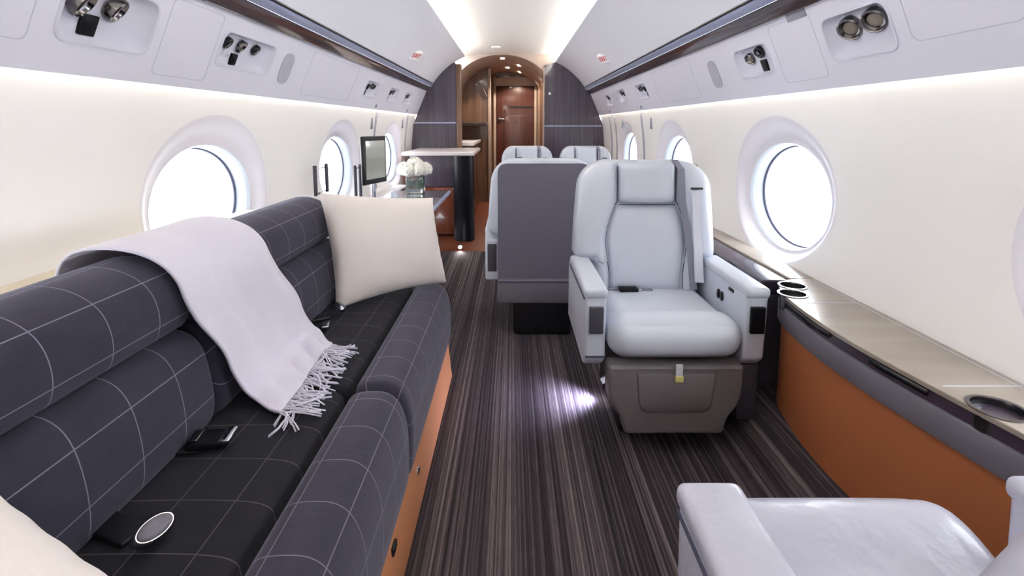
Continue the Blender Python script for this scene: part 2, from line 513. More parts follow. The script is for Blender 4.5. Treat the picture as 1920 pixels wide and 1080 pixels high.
# floor with carpeted ramp on the window side
def sweep(pts, y0, y1, ny=1):
    bm = bmesh.new(); rows = []
    for j in range(ny + 1):
        y = y0 + (y1 - y0) * j / ny
        rows.append([bm.verts.new((x, y, z)) for x, z in pts])
    for j in range(ny):
        for i in range(len(pts) - 1): bm.faces.new((rows[j][i], rows[j][i + 1], rows[j + 1][i + 1], rows[j + 1][i]))
    return bm
CARPET_END = 4.35
struct(link('floor', sweep([(-.95, .14), (-.85, .06), (-.78, 0), (.735, 0), (.745, .004), (.862, .13), (.90, .145), (1.0, .15)], Y0, CARPET_END, 1), 'carpet', smooth=False))
struct(link('floor_galley', B(-1.1, 1.1, CARPET_END, 8.4, -.05, -.001), 'floorwood', smooth=False))
struct(link('trim_carpet_seam', B(.276, .2815, -.5, 1.66, -.002, .0012), 'black', smooth=False))

# service panels, lining, ceiling
PS_B, PS_T = Vector((1.045, 1.219)), Vector((.930, 1.484))
def along_psu(t): return PS_B + (PS_T - PS_B) * t
def psu_panel(s, name, yend, units):
    n = Vector((-(PS_T - PS_B).y, (PS_T - PS_B).x)); n = Vector((-abs(n.x), -abs(n.y))).normalized()
    a, b = PS_B, PS_T
    c, d = b - n * .06, a - n * .06
    poly = [(s * p.x, p.y) for p in (a, b, c, Vector((1.045 + .004, 1.235)) * 1.0)]
    poly = [(s * a.x, a.y), (s * b.x, b.y), (s * (b.x + .055), b.y + .03), (s * (a.x + .018), a.y + .06), (s * (a.x + .006), a.y + .004)]
    o = link(name, prism(bmesh.new(), poly, 'y', Y0, yend), 'psu', smooth=True, auto=30)
    return struct(o)
LN = chaikin([(.862, 1.552), (.81, 1.625), (.71, 1.725), (.61, 1.797), (.51, 1.845)], 2, False)
def shell(s, yend):
    side = 'right' if s > 0 else 'left'
    struct(link('trim_lining_' + side, sweep([(s * x, z) for x, z in LN] + [(s * .512, 1.852), (s * .56, 1.850), (s * .60, 1.860)], Y0, yend), 'lining', auto=40))
    # valance strip: dark wood below, steel above, fine black line on top
    a, b = Vector((.932, 1.478)), Vector((.860, 1.556))
    def P(t, o=0):
        n = Vector((-.735, -.678)); q = a + (b - a) * t + n * o
        return (s * q.x, q.y)
    t = struct(link('trim_valance_' + side, sweep([P(-.03, -.02), P(0, .012), P(.10, .016), P(.5, .010), P(.54, .004)], Y0, yend), 'strip_wood', auto=30))
    link('steel_rail', sweep([P(.54, .002), P(.56, .010), P(.72, .014), P(.86, .010), P(.885, .0)], Y0, yend), 'strip_metal', t, auto=30)
    link('black_line', sweep([P(.885, 0), P(.90, -.006), P(.93, .002), P(.95, .004), P(1.0, 0)], Y0, yend), 'black', t, auto=30)
    # LED strips, hidden above the panel edge / the ceiling lip
    o = link('cove_light_strip', B(s * 1.064 - .004, s * 1.064 + .004, Y0 + .05, yend - .03, 1.232, 1.240), 'led_side', smooth=False)
    tag(o, 'warm white light line washing the %s side wall below the service panel' % side, 'light strip')
    o = link('ceiling_light_strip', B(s * .572 - .008, s * .572 + .008, Y0 + .05, yend - .03, 1.858, 1.872), 'led_top', smooth=False)
    tag(o, 'warm white light line in the recess along the %s edge of the ceiling panel' % side, 'light strip')
    struct(link('trim_recess_' + side, sweep([(s * .60, 1.860), (s * .605, 1.90), (s * .59, 1.925), (s * .56, 1.93)], Y0, yend), 'ceil'))
    # cap between panel and lining, top of wall pocket
    struct(link('trim_pocket_' + side, sweep([(s * 1.049, 1.225), (s * 1.052, 1.275), (s * 1.075, 1.30)], Y0, yend), 'wall'))
YR, YL = 6.15, 5.65
shell(1, YR); shell(-1, YL)
struct(link('ceiling', sweep([(.565, 1.93), (.3, 1.94), (0, 1.943), (-.3, 1.94), (-.565, 1.93)], Y0, YR + .05), 'ceil'))
PSU = {1: psu_panel(1, 'trim_service_panel_right', YR, None), -1: psu_panel(-1, 'trim_service_panel_left', YL, None)}
struct(link('wall_aft', B(-1.2, 1.2, Y0 - .05, Y0, 0, 2), 'wall', smooth=False))

# frame on the service panel: u along y, v up the slope, n out of the panel into the cabin
def psu_mtx(s, y, t):
    p = along_psu(t); v = (PS_T - PS_B).normalized()
    V = Vector((s * v.x, 0, v.y)); U = Vector((0, 1, 0)); N = U.cross(V)
    if N.x * s > 0: N = -N; 
    m = Matrix((U, V, N)).transposed().to_4x4(); m.translation = Vector((s * p.x, y, p.y)); return m
def rrect(hx, hy, r, n=6):
    return roundpoly([(-hx, -hy), (hx, -hy), (hx, hy), (-hx, hy)], r, n)
def ring_loft(bm, loops, mtx, capend=False, capstart=False):
    rs = [[bm.verts.new(mtx @ Vector((x, y, h))) for x, y in pts] for pts, h in loops]
    for a in range(len(rs) - 1):
        n = len(rs[a])
        for i in range(n): bm.faces.new((rs[a][i], rs[a][(i + 1) % n], rs[a + 1][(i + 1) % n], rs[a + 1][i]))
    if capend: bm.faces.new(rs[-1])
    if capstart: bm.faces.new(rs[0][::-1])
    return bm

CUTS = {1: [], -1: []}
def light_unit(s, y, t, hw, hh, lamps, sw, label, big=True, dirn=1):
    """recessed pocket with swivelling lamps/air outlets and a square switch plate"""
    mt = psu_mtx(s, y, t)
    root = empty('reading_light_unit', mt.translation)
    tag(root, label, 'reading light', 'air outlet and reading light units over the seats')
    inv = Matrix.Translation(-mt.translation) @ mt
    dep = .022 if big else .014
    CUTS[s].append(ring_loft(bmesh.new(), [(rrect(hw, hh, hh * .55), .01), (rrect(hw, hh, hh * .55), -dep - .004)], mt, True, True))
    bm = ring_loft(bmesh.new(), [(rrect(hw * 1.05, hh * 1.06, hh * .6), .0), (rrect(hw * 1.04, hh * 1.05, hh * .6), .003), (rrect(hw * .99, hh * .99, hh * .55), .003),
                                 (rrect(hw * .96, hh * .96, hh * .52), -.006), (rrect(hw * .86, hh * .84, hh * .45), -dep * .9), (rrect(hw * .5, hh * .5, hh * .3), -dep)], inv, True)
    link('pocket', bm, 'tray', root, auto=50)
    for i, (u, v, r, tilt, kind) in enumerate(lamps):
        m2 = inv @ Matrix.Translation((u, v, -dep * .8)) @ Matrix.Rotation(R(tilt * dirn), 4, 'Y') @ Matrix.Rotation(R(18), 4, 'X')
        ph = 'air_outlet' if kind == 'g' else 'reading_lamp'
        lm = link(ph, lathe(bmesh.new(), [(r * .6, -r * .35), (r * .97, -r * .25), (r, r * .15), (r * .98, r * .42), (r * .86, r * .50), (r * .78, r * .42), (r * .70, r * .1), (r * .5, 0)], m2, 28, True), 'darkchrome' if kind != 'g' else 'black', root, auto=50)
        if kind == 'g':
            link('nozzle', lathe(bmesh.new(), [(r * .42, 0), (r * .42, r * .5), (r * .25, r * .55)], m2, 16), 'chrome', lm, auto=50)
        else:
            link('bulb_lens', lathe(bmesh.new(), [(r * .66, r * .12), (r * .5, r * .22), (r * .2, r * .28)], m2, 20), 'ledge', lm)
    if sw:
        u, v, a = sw
        m3 = inv @ Matrix.Translation((u, v, -dep * .92)) @ Matrix.Rotation(R(3 * dirn), 4, 'Y')
        l = a
        link('switch_plate', ring_loft(bmesh.new(), [(rrect(l, l, l * .2), -.006), (rrect(l, l, l * .2), .003), (rrect(l * .9, l * .9, l * .2), .005)], m3, True, True), 'blackgloss', root, auto=40)
    return root

# ---- service units (y, slope parameter)
light_unit(-1, 1.29, .53, .142, .074, [(-.082, .020, .036, 22, 'l'), (.016, .024, .034, 22, 'l')], (-.040, -.032, .026),
           'large round-lamp light unit in the left service panel nearest the camera')
light_unit(-1, 1.94, .53, .185, .062, [(-.130, .022, .022, 10, 'g'), (-.040, .022, .025, 16, 'l'), (.062, .024, .022, 10, 'g')], (-.055, -.032, .022),
           'left light unit with three small nozzles before the grey oval lens', dirn=1)
light_unit(1, 1.49, .53, .136, .068, [(.036, .020, .036, -22, 'l'), (-.066, .024, .036, -22, 'l')], None,
           'large unit with two round lamps in the right service panel nearest the camera')
light_unit(1, 2.12, .52, .140, .062, [(-.050, .030, .025, -10, 'g'), (.040, .014, .025, -16, 'l')], (-.045, -.028, .024),
           'right light unit with two nozzles and a dark square beside the grey oval lens')
FAR = [(-1, 3.62, .49, 'left light unit of three dots first after the grey oval lens'),
       (-1, 4.27, .49, 'middle of the three small far light units on the left service panel'),
       (-1, 4.88, .49, 'left light unit farthest from the camera beside the bulkhead'),
       (1, 3.91, .51, 'right light unit nearest of the three small far ones above the rear window'),
       (1, 4.6, .53, 'middle of the three small far light units on the right service panel'),
       (1, 5.26, .51, 'right light unit farthest from the camera beside the bulkhead')]
for s, y, t, lb in FAR:
    d = 1 if s < 0 else -1
    light_unit(s, y, t, .15, .058, [(-.05, .012, .022, 10, 'g'), (.045, .022, .022, 10, 'l')] + ([(.10, .020, .018, 10, 'g')] if y < 4 else []), (-.07, -.034, .020), lb)
for s in (1, -1): 
    bool_cut(PSU[s], CUTS[s]); struct(PSU[s])
    for f in PSU[s].data.polygons: f.use_smooth = False

def panel_item(s, y, t, pts, h, m, name, smooth=False):
    mt = psu_mtx(s, y, t); root_inv = Matrix.Translation(-mt.translation) @ mt
    o = link(name, ring_loft(bmesh.new(), [(pts, -.002), (pts, h)], root_inv, True, True), m, smooth=smooth, auto=30)
    o.location = mt.translation; return o
for s, y, lb in ((-1, 2.264, 'pale grey oval emergency light lens on the left service panel'), (1, 2.52, 'pale grey oval emergency light lens on the right service panel')):
    tag(panel_item(s, y, .48, rrect(.052, .07, .048), .0025, 'lens', 'emergency_light_lens'), lb, 'light lens')
tag(panel_item(1, 1.735, .93, rrect(.055, .018, .004), .002, 'vent', 'speaker_grille'), 'small grey rectangular grille under the right valance rail', 'grille')
for s, y in ((-1, 3.9), (1, 4.1), (-1, 5.05), (1, 5.4)):
    tag(panel_item(s, y, .10, rrect(.02, .012, .01), .004, 'vent', 'sensor_button'),
        'tiny grey oval button low on the %s service panel, %s pair' % ('left' if s < 0 else 'right', 'nearer' if y < 4.5 else 'farther'), 'button')
# seams of the removable hatches
def seam(s, y, t, hx, hy, r, lb):
    mt = psu_mtx(s, y, t); inv = Matrix.Translation(-mt.translation) @ mt
    a, b = rrect(hx, hy, r), rrect(hx - .0022, hy - .0022, r)
    bm = ring_loft(bmesh.new(), [(a, -.001), (a, .0007), (b, .0007), (b, -.001)], inv)
    o = link('access_panel', bm, 'groove', smooth=False); o.location = mt.translation
    tag(o, lb, 'panel', 'hatch outlines in the service panels')
seam(-1, .90, .56, .19, .10, .02, 'hatch outline in the left service panel at the frame edge, nearest camera')
seam(-1, 1.60, .50, .125, .115, .02, 'hatch outline in the left service panel between the two nearest light units')
seam(1, 1.16, .62, .145, .085, .03, 'hatch outline in the right service panel nearest the camera')
seam(1, 1.80, .52, .13, .11, .02, 'hatch outline in the right service panel between the two nearest light units')
seam(-1, 2.85, .5, .36, .11, .02, 'hatch outline in the left service panel beyond the oval lens')
seam(1, 3.15, .5, .36, .11, .02, 'hatch outline in the right service panel beyond the oval lens')

# exit signs on the upper lining
def exit_sign(s, y):
    p = Vector((s * .775, y, 1.66)); nrm = Vector((-s * .72, -.25, -.64)).normalized()
    root = empty('exit_sign', p); tag(root, 'small white exit sign with red letters on the %s upper lining' % ('left' if s < 0 else 'right'), 'sign')
    U = Vector((0, 0, 1)).cross(nrm).normalized(); V = nrm.cross(U)
    m = Matrix((U, V, nrm)).transposed().to_4x4()
    link('plate', ring_loft(bmesh.new(), [(rrect(.075, .042, .01), -.02), (rrect(.075, .042, .01), .012), (rrect(.07, .037, .01), .015)], m, True, True), 'white', root, auto=30)
    c = bpy.data.curves.new('lettering', 'FONT'); c.body = 'EXIT'; c.size = .058; c.align_x = 'CENTER'; c.align_y = 'CENTER'; c.extrude = .001
    c.materials.append(M['red'])
    t = bpy.data.objects.new('lettering_curve', c); COL.objects.link(t)
    dg = bpy.context.evaluated_depsgraph_get(); dg.update()
    me = bpy.data.meshes.new_from_object(t.evaluated_get(dg)); bpy.data.objects.remove(t)
    o = bpy.data.objects.new('lettering', me); COL.objects.link(o); o.parent = root
    o.matrix_local = m @ Matrix.Translation((0, 0, .017))
exit_sign(-1, 4.15); exit_sign(1, 4.35)

# ------------------------------------------------------------ forward bulkheads and vestibule
def section(s, xin, ytop):
    P = [(xin, 0), (xin, ytop)] + [(x, z) for x, z in reversed(LN) if x > xin + .02] + [(.93, 1.49), (1.045, 1.22), (1.09, 1.10), (1.112, .85), (1.10, .6), (1.05, .4), (.95, .2), (.86, 0)]
    return [(s * x, z) for x, z in P]
bk = struct(link('wall_forward_right', prism(bmesh.new(), section(1, .385, 1.80), 'y', YR - .02, YR + .05), 'veneer', smooth=False))
link('metal_inlay', B(.385, 1.075, YR - .026, YR - .018, 1.085, 1.10), 'strip_metal', bk, smooth=False)
link('edge_strip', B(.372, .388, YR - .04, YR + .06, 0, 1.78, r=.004), 'beige', bk)
bk = struct(link('wall_forward_left', prism(bmesh.new(), section(-1, .60, 1.72), 'y', YL - .02, YL + .05), 'veneer', smooth=False))
link('metal_inlay', B(-1.075, -.62, YL - .026, YL - .018, 1.12, 1.135), 'strip_metal', bk, smooth=False)
link('edge_strip', B(-.61, -.555, YL - .04, YL + .07, .85, 1.76, r=.006), 'brown', bk)
o = link('door_stud', lathe(bmesh.new(), [(.016, 0), (.016, .008), (.01, .014)], Matrix.Translation((.45, YR - .02, 1.475)) @ Matrix.Rotation(R(90), 4, 'X'), 20), 'white', auto=40)
tag(o, 'small round white stud high on the right dark bulkhead', 'button')
# window-side trim uprights by the bulkheads
for s, ys in ((1, (4.25, 5.35, 5.62)), (-1, (4.05, 5.25))):
    for j, y in enumerate(ys):
        pts = [(s * (wallx(z) - .006), y, z) for z in [.6 + .05 * i for i in range(13)]]
        struct(link('trim_upright', tube(bmesh.new(), pts, .008, 6), 'lens'))
# small coat hooks
for i, (s, y) in enumerate(((-1, 3.95), (-1, 5.05), (1, 3.98), (1, 5.0))):
    o = link('coat_hook', B(s * wallx(1.1) - .012, s * wallx(1.1) + .012, y - .014, y + .014, 1.07, 1.16, r=.006), 'vent')
    tag(o, 'slim grey coat hook on the %s side wall, %s of two' % ('left' if s < 0 else 'right', 'nearer' if y < 4.5 else 'farther'), 'hook', 'coat hooks under the light line')

# vestibule: barrel ceiling, side walls, aft-facing wall with the arched opening and the door
arc = [(-.12 + .60 * math.cos(a), 1.48 + .455 * math.sin(a)) for a in [PI * i / 24 for i in range(25)]]
struct(link('ceiling_vestibule', sweep(arc, YR + .02, 8.4), 'beige'))
bm = bmesh.new()
va = [bm.verts.new((x, YR + .03, z)) for x, z in arc]
vt = [bm.verts.new((-.12 + .62 * math.copysign(min(1, abs(math.cos(PI * i / 24)) * 1.15), math.cos(PI * i / 24)), YR + .03, 1.48 if i in (0, 24) else 1.965)) for i in range(25)]
for i in range(24): bm.faces.new((va[i], va[i + 1], vt[i + 1], vt[i]))
struct(link('wall_arch_header', bm, 'beige', smooth=False))
struct(link('wall_vestibule_right', B(.40, .46, YR + .05, 8.4, 0, 1.75), 'brown', smooth=False))
struct(link('wall_vestibule_left', B(-.80, -.74, YL + .05, 8.4, 0, 1.75), 'brown', smooth=False))
bk = struct(link('wall_vestibule_end', B(-.9, .6, 8.2, 8.26, 0, 1.96), 'brown', smooth=False))
d = struct(empty('door_1', (.04, 8.18, 0)))
link('door_leaf', B(-.29, .31, -.02, .015, 0.01, 1.72, r=.006), 'mahog', d)
link('door_head_panel', prism(bmesh.new(), [(-.31, 1.72)] + [(-.31 + .64 * i / 12, 1.86 - .03 * ((i - 6) / 6) ** 2) for i in range(13)] + [(.33, 1.72)], 'y', -.03, .01), 'beige', d, smooth=False)
link('door_frame', B(-.335, -.295, -.04, .02, 0, 1.86, r=.005), 'beige', d)
link('door_frame', B(.315, .355, -.04, .02, 0, 1.86, r=.005), 'beige', d)
link('door_slot', B(-.08, .29, -.028, -.018, 1.375, 1.40), 'black', d, smooth=False)
hh = link('door_handle', B(-.27, -.16, -.05, -.035, 1.19, 1.21, r=.005), 'chrome', d)
link('handle_rose', B(-.27, -.235, -.04, -.018, 1.15, 1.22, r=.004), 'darkchrome', hh)
link('raised_panel', B(-.17, .19, -.028, -.018, .2, 1.25, r=.004), 'mahog', d)
# galley screen wall left of the door
gl = struct(link('wall_galley_screen', prism(bmesh.new(), [(-.72, 0), (-.72, 1.49), (-.66, 1.68), (-.56, 1.79), (-.44, 1.87), (-.31, 1.91), (-.31, 0)], 'y', 7.3, 7.36), 'brown', smooth=False))
link('screen_post', B(-.345, -.30, 7.26, 7.37, 0, 1.90, r=.01), 'beige', gl)
link('screen_brace', tube(bmesh.new(), [(-.50, 7.28, 1.72), (-.42, 7.28, 1.64), (-.36, 7.28, 1.5)], .012, 8), 'beige', gl)
o = link('galley_shelf', B(-.74, -.34, 6.6, 7.29, 1.10, 1.14, r=.006), 'darkbrown'); tag(o, 'dark wooden shelf across the galley alcove beyond the left bulkhead', 'shelf')
o = empty('galley_mirror', (-.735, 6.4, 1.32)); tag(o, 'bright framed panel on the galley side wall beyond the left bulkhead', 'mirror')
link('frame', B(-.005, .02, -.22, .22, -.17, .17, r=.008), 'darkchrome', o)
link('mirror_face', B(.018, .026, -.19, .19, -.14, .14), 'white', o, smooth=False)
o = empty('galley_counter_unit', (-.60, 6.35, 0)); tag(o, 'red-brown galley base cabinet with pale worktop along the passage', 'cabinet')
link('body', B(-.11, .14, -.62, .62, .02, .87), 'darkbrown', o, smooth=False)
link('worktop', B(-.12, .17, -.64, .64, .87, .91, r=.006), 'counter', o)
link('door', B(.14, .152, -.6, -.02, .08, .82, r=.003), 'mahog', o); link('door', B(.14, .152, .02, .6, .08, .82, r=.003), 'mahog', o)
for dx, dy in ((-.12, 6.5), (.10, 7.0), (-.06, 7.5), (.12, 7.8)):
    zc = 1.48 + .455 * math.sqrt(max(0, 1 - ((dx + .12) / .60) ** 2)) - .004
    o = empty('downlight', (dx, dy, zc)); tag(o, 'round warm downlight in the arched vestibule ceiling, %s' % {6.5: 'nearest', 7.0: 'second', 7.5: 'third', 7.8: 'farthest'}[dy], 'downlight', 'downlights in the vestibule ceiling')
    link('bezel', lathe(bmesh.new(), [(.048, 0), (.048, -.008), (.036, -.008), (.034, -.002)], None, 24, False), 'chrome', o, auto=40)
    link('lens', lathe(bmesh.new(), [(.035, -.003), (.02, -.005)], None, 24), 'warmdown', o)
    ld = bpy.data.lights.new('downlight_bulb', 'SPOT'); ld.energy = 13; ld.color = (1, .84, .68); ld.spot_size = R(130); ld.shadow_soft_size = .03
    lo = bpy.data.objects.new('downlight_bulb', ld); COL.objects.link(lo); lo.location = (0, 0, -.02); lo.parent = o
struct(link('ceiling_downlight_trim', lathe(bmesh.new(), [(.05, 0), (.05, -.01), (.03, -.012)], Matrix.Translation((-.17, 5.6, 1.94)), 24), 'white'))

# ------------------------------------------------------------ right-hand console
XF = [(-.9, .90), (.2, .915), (.62, .935), (.80, .925), (.95, .900), (1.15, .872), (1.35, .862), (1.55, .878), (1.66, .905), (1.72, .94), (1.755, .985), (1.765, 1.03)]
fr = chaikin([(x, y) for y, x in XF], 2, False)
def front_outline(off, ymax_off=0.0):
    """front curve of the console pushed towards the wall by off"""
    out = []
    for i, p in enumerate(fr):
        a = Vector(fr[max(0, i - 1)]); b = Vector(fr[min(len(fr) - 1, i + 1)]); t = (b - a).normalized()
        nrm = Vector((-t.y, t.x)) * -1
        out.append((p[0] + nrm.x * off, p[1] + nrm.y * off))
    return out
def console_slab(off, z0, z1, m, name, parent, r=0.0):
    f = front_outline(off)
    poly = f + [(1.088, f[-1][1]), (1.088, f[0][1])]
    return link(name, prism(bmesh.new(), poly, 'z', z0, z1, r=r, seg=2), m, parent, auto=35)
con = empty('side_console', (0, 0, 0))
tag(con, 'long low console under the right window with cognac front and pearl taupe top', 'console')
top = console_slab(-.003, .541, .553, 'ledge', 'top', con, .002)
cups = [(.963, 1.685, .040), (.918, 1.602, .040), (.945, .925, .043), (.985, .822, .043)]
bool_cut(top, [lathe(bmesh.new(), [(r, -.1), (r, .1)], Matrix.Translation((x, y, .55)), 40) for x, y, r in cups])
for f in top.data.polygons: f.use_smooth = False
console_slab(.004, .512, .541, 'band_dark', 'upper_band', con)
console_slab(-.002, .445, .511, 'band', 'lower_band', con, .004)

console_slab(.012, .12, .445, 'orange', 'front_panel', con)
for a, b, lb in ((1.30, 1.62, 'far'), (.98, 1.22, 'near')):
    pts = [p for p in front_outline(-.0) if a < p[1] < b]
    bm = bmesh.new(); r1 = []
    for x, y in pts: r1.append([bm.verts.new((x - .002, y, z)) for z in (.524, .538)] + [bm.verts.new((x + .008, y, z)) for z in (.538, .524)])
    for A, C in zip(r1, r1[1:]):
        for i in range(4): bm.faces.new((A[i], A[(i + 1) % 4], C[(i + 1) % 4], C[i]))
    bm.faces.new(r1[0]); bm.faces.new(r1[-1][::-1])
    link('finger_slot', bm, 'black', con)
for x, y, r in cups:
    c = link('cup_holder', lathe(bmesh.new(), [(r + .006, .5535), (r + .006, .5555), (r - .001, .5555), (r - .002, .551), (r - .004, .50), (r - .02, .495)], Matrix.Translation((x, y, 0)), 40, False), 'darkchrome', con, auto=40)
    link('cup_liner', lathe(bmesh.new(), [(r - .0025, .549), (r - .005, .506), (.004, .505)], Matrix.Translation((x, y, 0)), 40, False), 'black', c)
link('lid_seam', B(.90, 1.075, 1.515, 1.518, .5528, .5536), 'groove', con, smooth=False)
link('lid_seam', B(.91, 1.085, 1.010, 1.013, .5528, .5536), 'groove', con, smooth=False)
link('rear_seam', B(1.068, 1.071, .3, 1.74, .5528, .5536), 'groove', con, smooth=False)
# the narrower ledge beyond
led = empty('window_ledge', (0, 0, 0)); tag(led, 'taupe ledge along the right wall behind the forward armchair', 'ledge')
link('ledge_top', B(1.0, 1.09, 1.77, 5.9, .530, .553, r=.004), 'ledge', led)
link('table_slot', B(.90, .999, 1.775, 5.9, .49, .545, r=.006), 'band_dark', led)
link('front_panel', B(.865, 1.035, 1.768, 5.9, .10, .49), 'ash', led, smooth=False)
led = empty('window_ledge', (0, 0, 0)); tag(led, 'white ledge along the left wall beyond the sofa', 'ledge')
link('ledge_top', B(-1.09, -.93, 2.25, 4.67, .53, .553, r=.006), 'counter', led)
link('ledge_front', B(-.955, -.925, 2.25, 4.67, .10, .53), 'counter', led, smooth=False)
link('trim_rail', B(-.935, -.915, 2.6, 4.7, .548, .566, r=.004), 'ash', led)
o = link('sofa_back_ledge', B(-1.105, -.93, -.9, 2.05, .735, .757, r=.01), 'ledge_cream'); tag(o, 'cream ledge between the sofa backrest and the left wall', 'ledge')

# ------------------------------------------------------------ sofa
def roll(pts, y0, y1, r, u0=0.0, v0=0.0, it=2, ny=40):
    """closed cross-section swept along y with rounded ends; UV in metres"""
    P = chaikin([(-x, z) for x, z in pts], it, True)
    cx = sum(p[0] for p in P) / len(P); cz = sum(p[1] for p in P) / len(P)
    u = [0]
    for a, b in zip(P, P[1:] + P[:1]): u.append(u[-1] + math.hypot(b[0] - a[0], b[1] - a[1]))
    bm = bmesh.new(); uvl = bm.loops.layers.uv.new('uv')
    ys = [0] ; 
    st = [r * (1 - math.cos(PI / 2 * i / 6)) for i in range(7)]
    ys = [y0 + a for a in st] + [y0 + r + (y1 - y0 - 2 * r) * i / ny for i in range(1, ny)] + [y1 - a for a in reversed(st)]
    rows = []
    for y in ys:
        d = min(y - y0, y1 - y)
        ins = r - math.sqrt(max(0, r * r - (r - min(d, r)) ** 2))
        row = []
        for x, z in P:
            v = Vector((x - cx, z - cz)); L = v.length
            q = v * max(.05, (L - ins) / L)
            row.append(bm.verts.new((cx + q.x, y, cz + q.y)))
        rows.append(row)
    n = len(P)
    for j in range(len(rows) - 1):
        for i in range(n):
            f = bm.faces.new((rows[j][i], rows[j][(i + 1) % n], rows[j + 1][(i + 1) % n], rows[j + 1][i]))
            for lp, (uu, vv) in zip(f.loops, ((u[i], ys[j]), (u[i + 1], ys[j]), (u[i + 1], ys[j + 1]), (u[i], ys[j + 1]))):
                lp[uvl].uv = (uu - u0, vv - v0)
    bm.faces.new(rows[0]); bm.faces.new(rows[-1][::-1])
    return bm
def arc_at(pts, target, it=2):
    """arc length of the smoothed profile point nearest target"""
    P = chaikin([(-x, z) for x, z in pts], it, True); u = 0; best = (9, 0)
    for i, p in enumerate(P):
        d = math.hypot(p[0] + target[0], p[1] - target[1])
        if d < best[0]: best = (d, u)
        q = P[(i + 1) % len(P)]; u += math.hypot(q[0] - p[0], q[1] - p[1])
    return best[1]
sofa = empty('sofa', (-.55, .9, 0)); tag(sofa, 'long navy sofa in windowpane check wool on a cognac leather base', 'sofa')
def sub(o): o.parent = sofa; o.matrix_parent_inverse = Matrix.Translation((.55, -.9, 0)); return o
SY0, SYM, SY1 = -.75, 1.24, 2.02
P_front = [(.418, .14), (.418, .405), (.40, .425), (.36, .430), (.318, .428), (.288, .405), (.270, .36), (.264, .30), (.266, .2), (.275, .160), (.30, .155)]
P_rear = [(.424, .14), (.424, .40), (.44, .424), (.50, .432), (.62, .432), (.74, .428), (.80, .41), (.80, .14)]
P_low = [(.72, .415), (.685, .425), (.672, .47), (.676, .55), (.695, .62), (.735, .652), (.80, .655), (.86, .64), (.87, .42)]
P_up = [(.80, .655), (.745, .652), (.715, .67), (.706, .72), (.722, .775), (.765, .808), (.82, .822), (.88, .815), (.92, .78), (.93, .66)]
uf = arc_at(P_front, (.292, .408)); ur = arc_at(P_rear, (.504, .432)); ul = arc_at(P_low, (.68, .60)); uu = arc_at(P_up, (.735, .79))
for i, (a, b) in enumerate(((SY0, SYM - .004), (SYM + .004, SY1 + .11))):
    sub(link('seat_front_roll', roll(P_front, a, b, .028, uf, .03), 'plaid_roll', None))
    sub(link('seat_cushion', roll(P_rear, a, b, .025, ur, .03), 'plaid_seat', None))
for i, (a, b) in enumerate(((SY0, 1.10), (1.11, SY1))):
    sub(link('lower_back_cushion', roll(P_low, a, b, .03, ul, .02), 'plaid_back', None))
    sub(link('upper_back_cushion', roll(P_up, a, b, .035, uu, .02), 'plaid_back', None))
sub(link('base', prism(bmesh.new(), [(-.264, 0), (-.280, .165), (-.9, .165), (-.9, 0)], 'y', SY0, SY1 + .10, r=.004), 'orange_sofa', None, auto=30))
sub(link('back_frame', B(-.93, -.86, SY0, SY1 - .01, .15, .70, r=.01), 'plaid_back', None))
sub(link('release_button', lathe(bmesh.new(), [(.013, 0), (.013, .006), (.008, .009)], Matrix.Translation((-.277, 1.36, .105)) @ Matrix.Rotation(R(90), 4, 'Y') @ Matrix.Scale(1.0, 4), 20), 'chrome', None, auto=40))
sub(link('release_latch', B(-.285, -.270, 1.05, 1.085, .115, .135, r=.003), 'black', None))

# seat belts lying on the seat
def buckle(x, y, rz, label, kind):
    root = empty('seat_belt', (x, y, .434), rz); tag(root, label, 'seat belt', 'seat belts lying in the sofa crease')
    link('webbing', B(-.17, -.01, -.024, .024, -.002, .008, r=.003), 'black', root)
    if kind == 'oval':
        m = Matrix.Translation((.03, 0, .026)) @ Matrix.Rotation(R(40), 4, 'Y') @ Matrix.Scale(.85, 4)
        bm = bmesh.new(); lathe(bm, [(.030, -.012), (.034, -.006), (.034, .004), (.030, .010)], m @ Matrix.Diagonal((.62, 1.15, 1, 1)), 28)
        bd = link('buckle', bm, 'chrome', root, auto=40)
        bm = bmesh.new(); lathe(bm, [(.029, .009), (.026, .014), (.015, .016)], m @ Matrix.Diagonal((.62, 1.15, 1, 1)), 28)
        link('lever', bm, 'band', bd)
    else:
        bd = link('buckle', B(-.035, .045, -.027, .027, .006, .024, r=.006), 'blackgloss', root)
        link('lever', B(.030, .052, -.026, .026, .020, .027, r=.003), 'chrome', bd)
        link('tongue', B(-.03, -.012, -.02, .02, .022, .028, r=.002), 'darkchrome', bd)
buckle(-.60, .745, R(-20), 'seat belt with oval silver buckle on the near sofa seat beside the ivory pillow', 'oval')
buckle(-.635, .985, R(8), 'black seat belt with rectangular metal buckle below the pale throw', 'rect')
buckle(-.645, 1.57, R(15), 'black seat belt just beyond the far edge of the throw', 'rect')
buckle(-.635, 1.715, R(35), 'seat belt with small silver buckle near the far ivory pillow', 'oval')

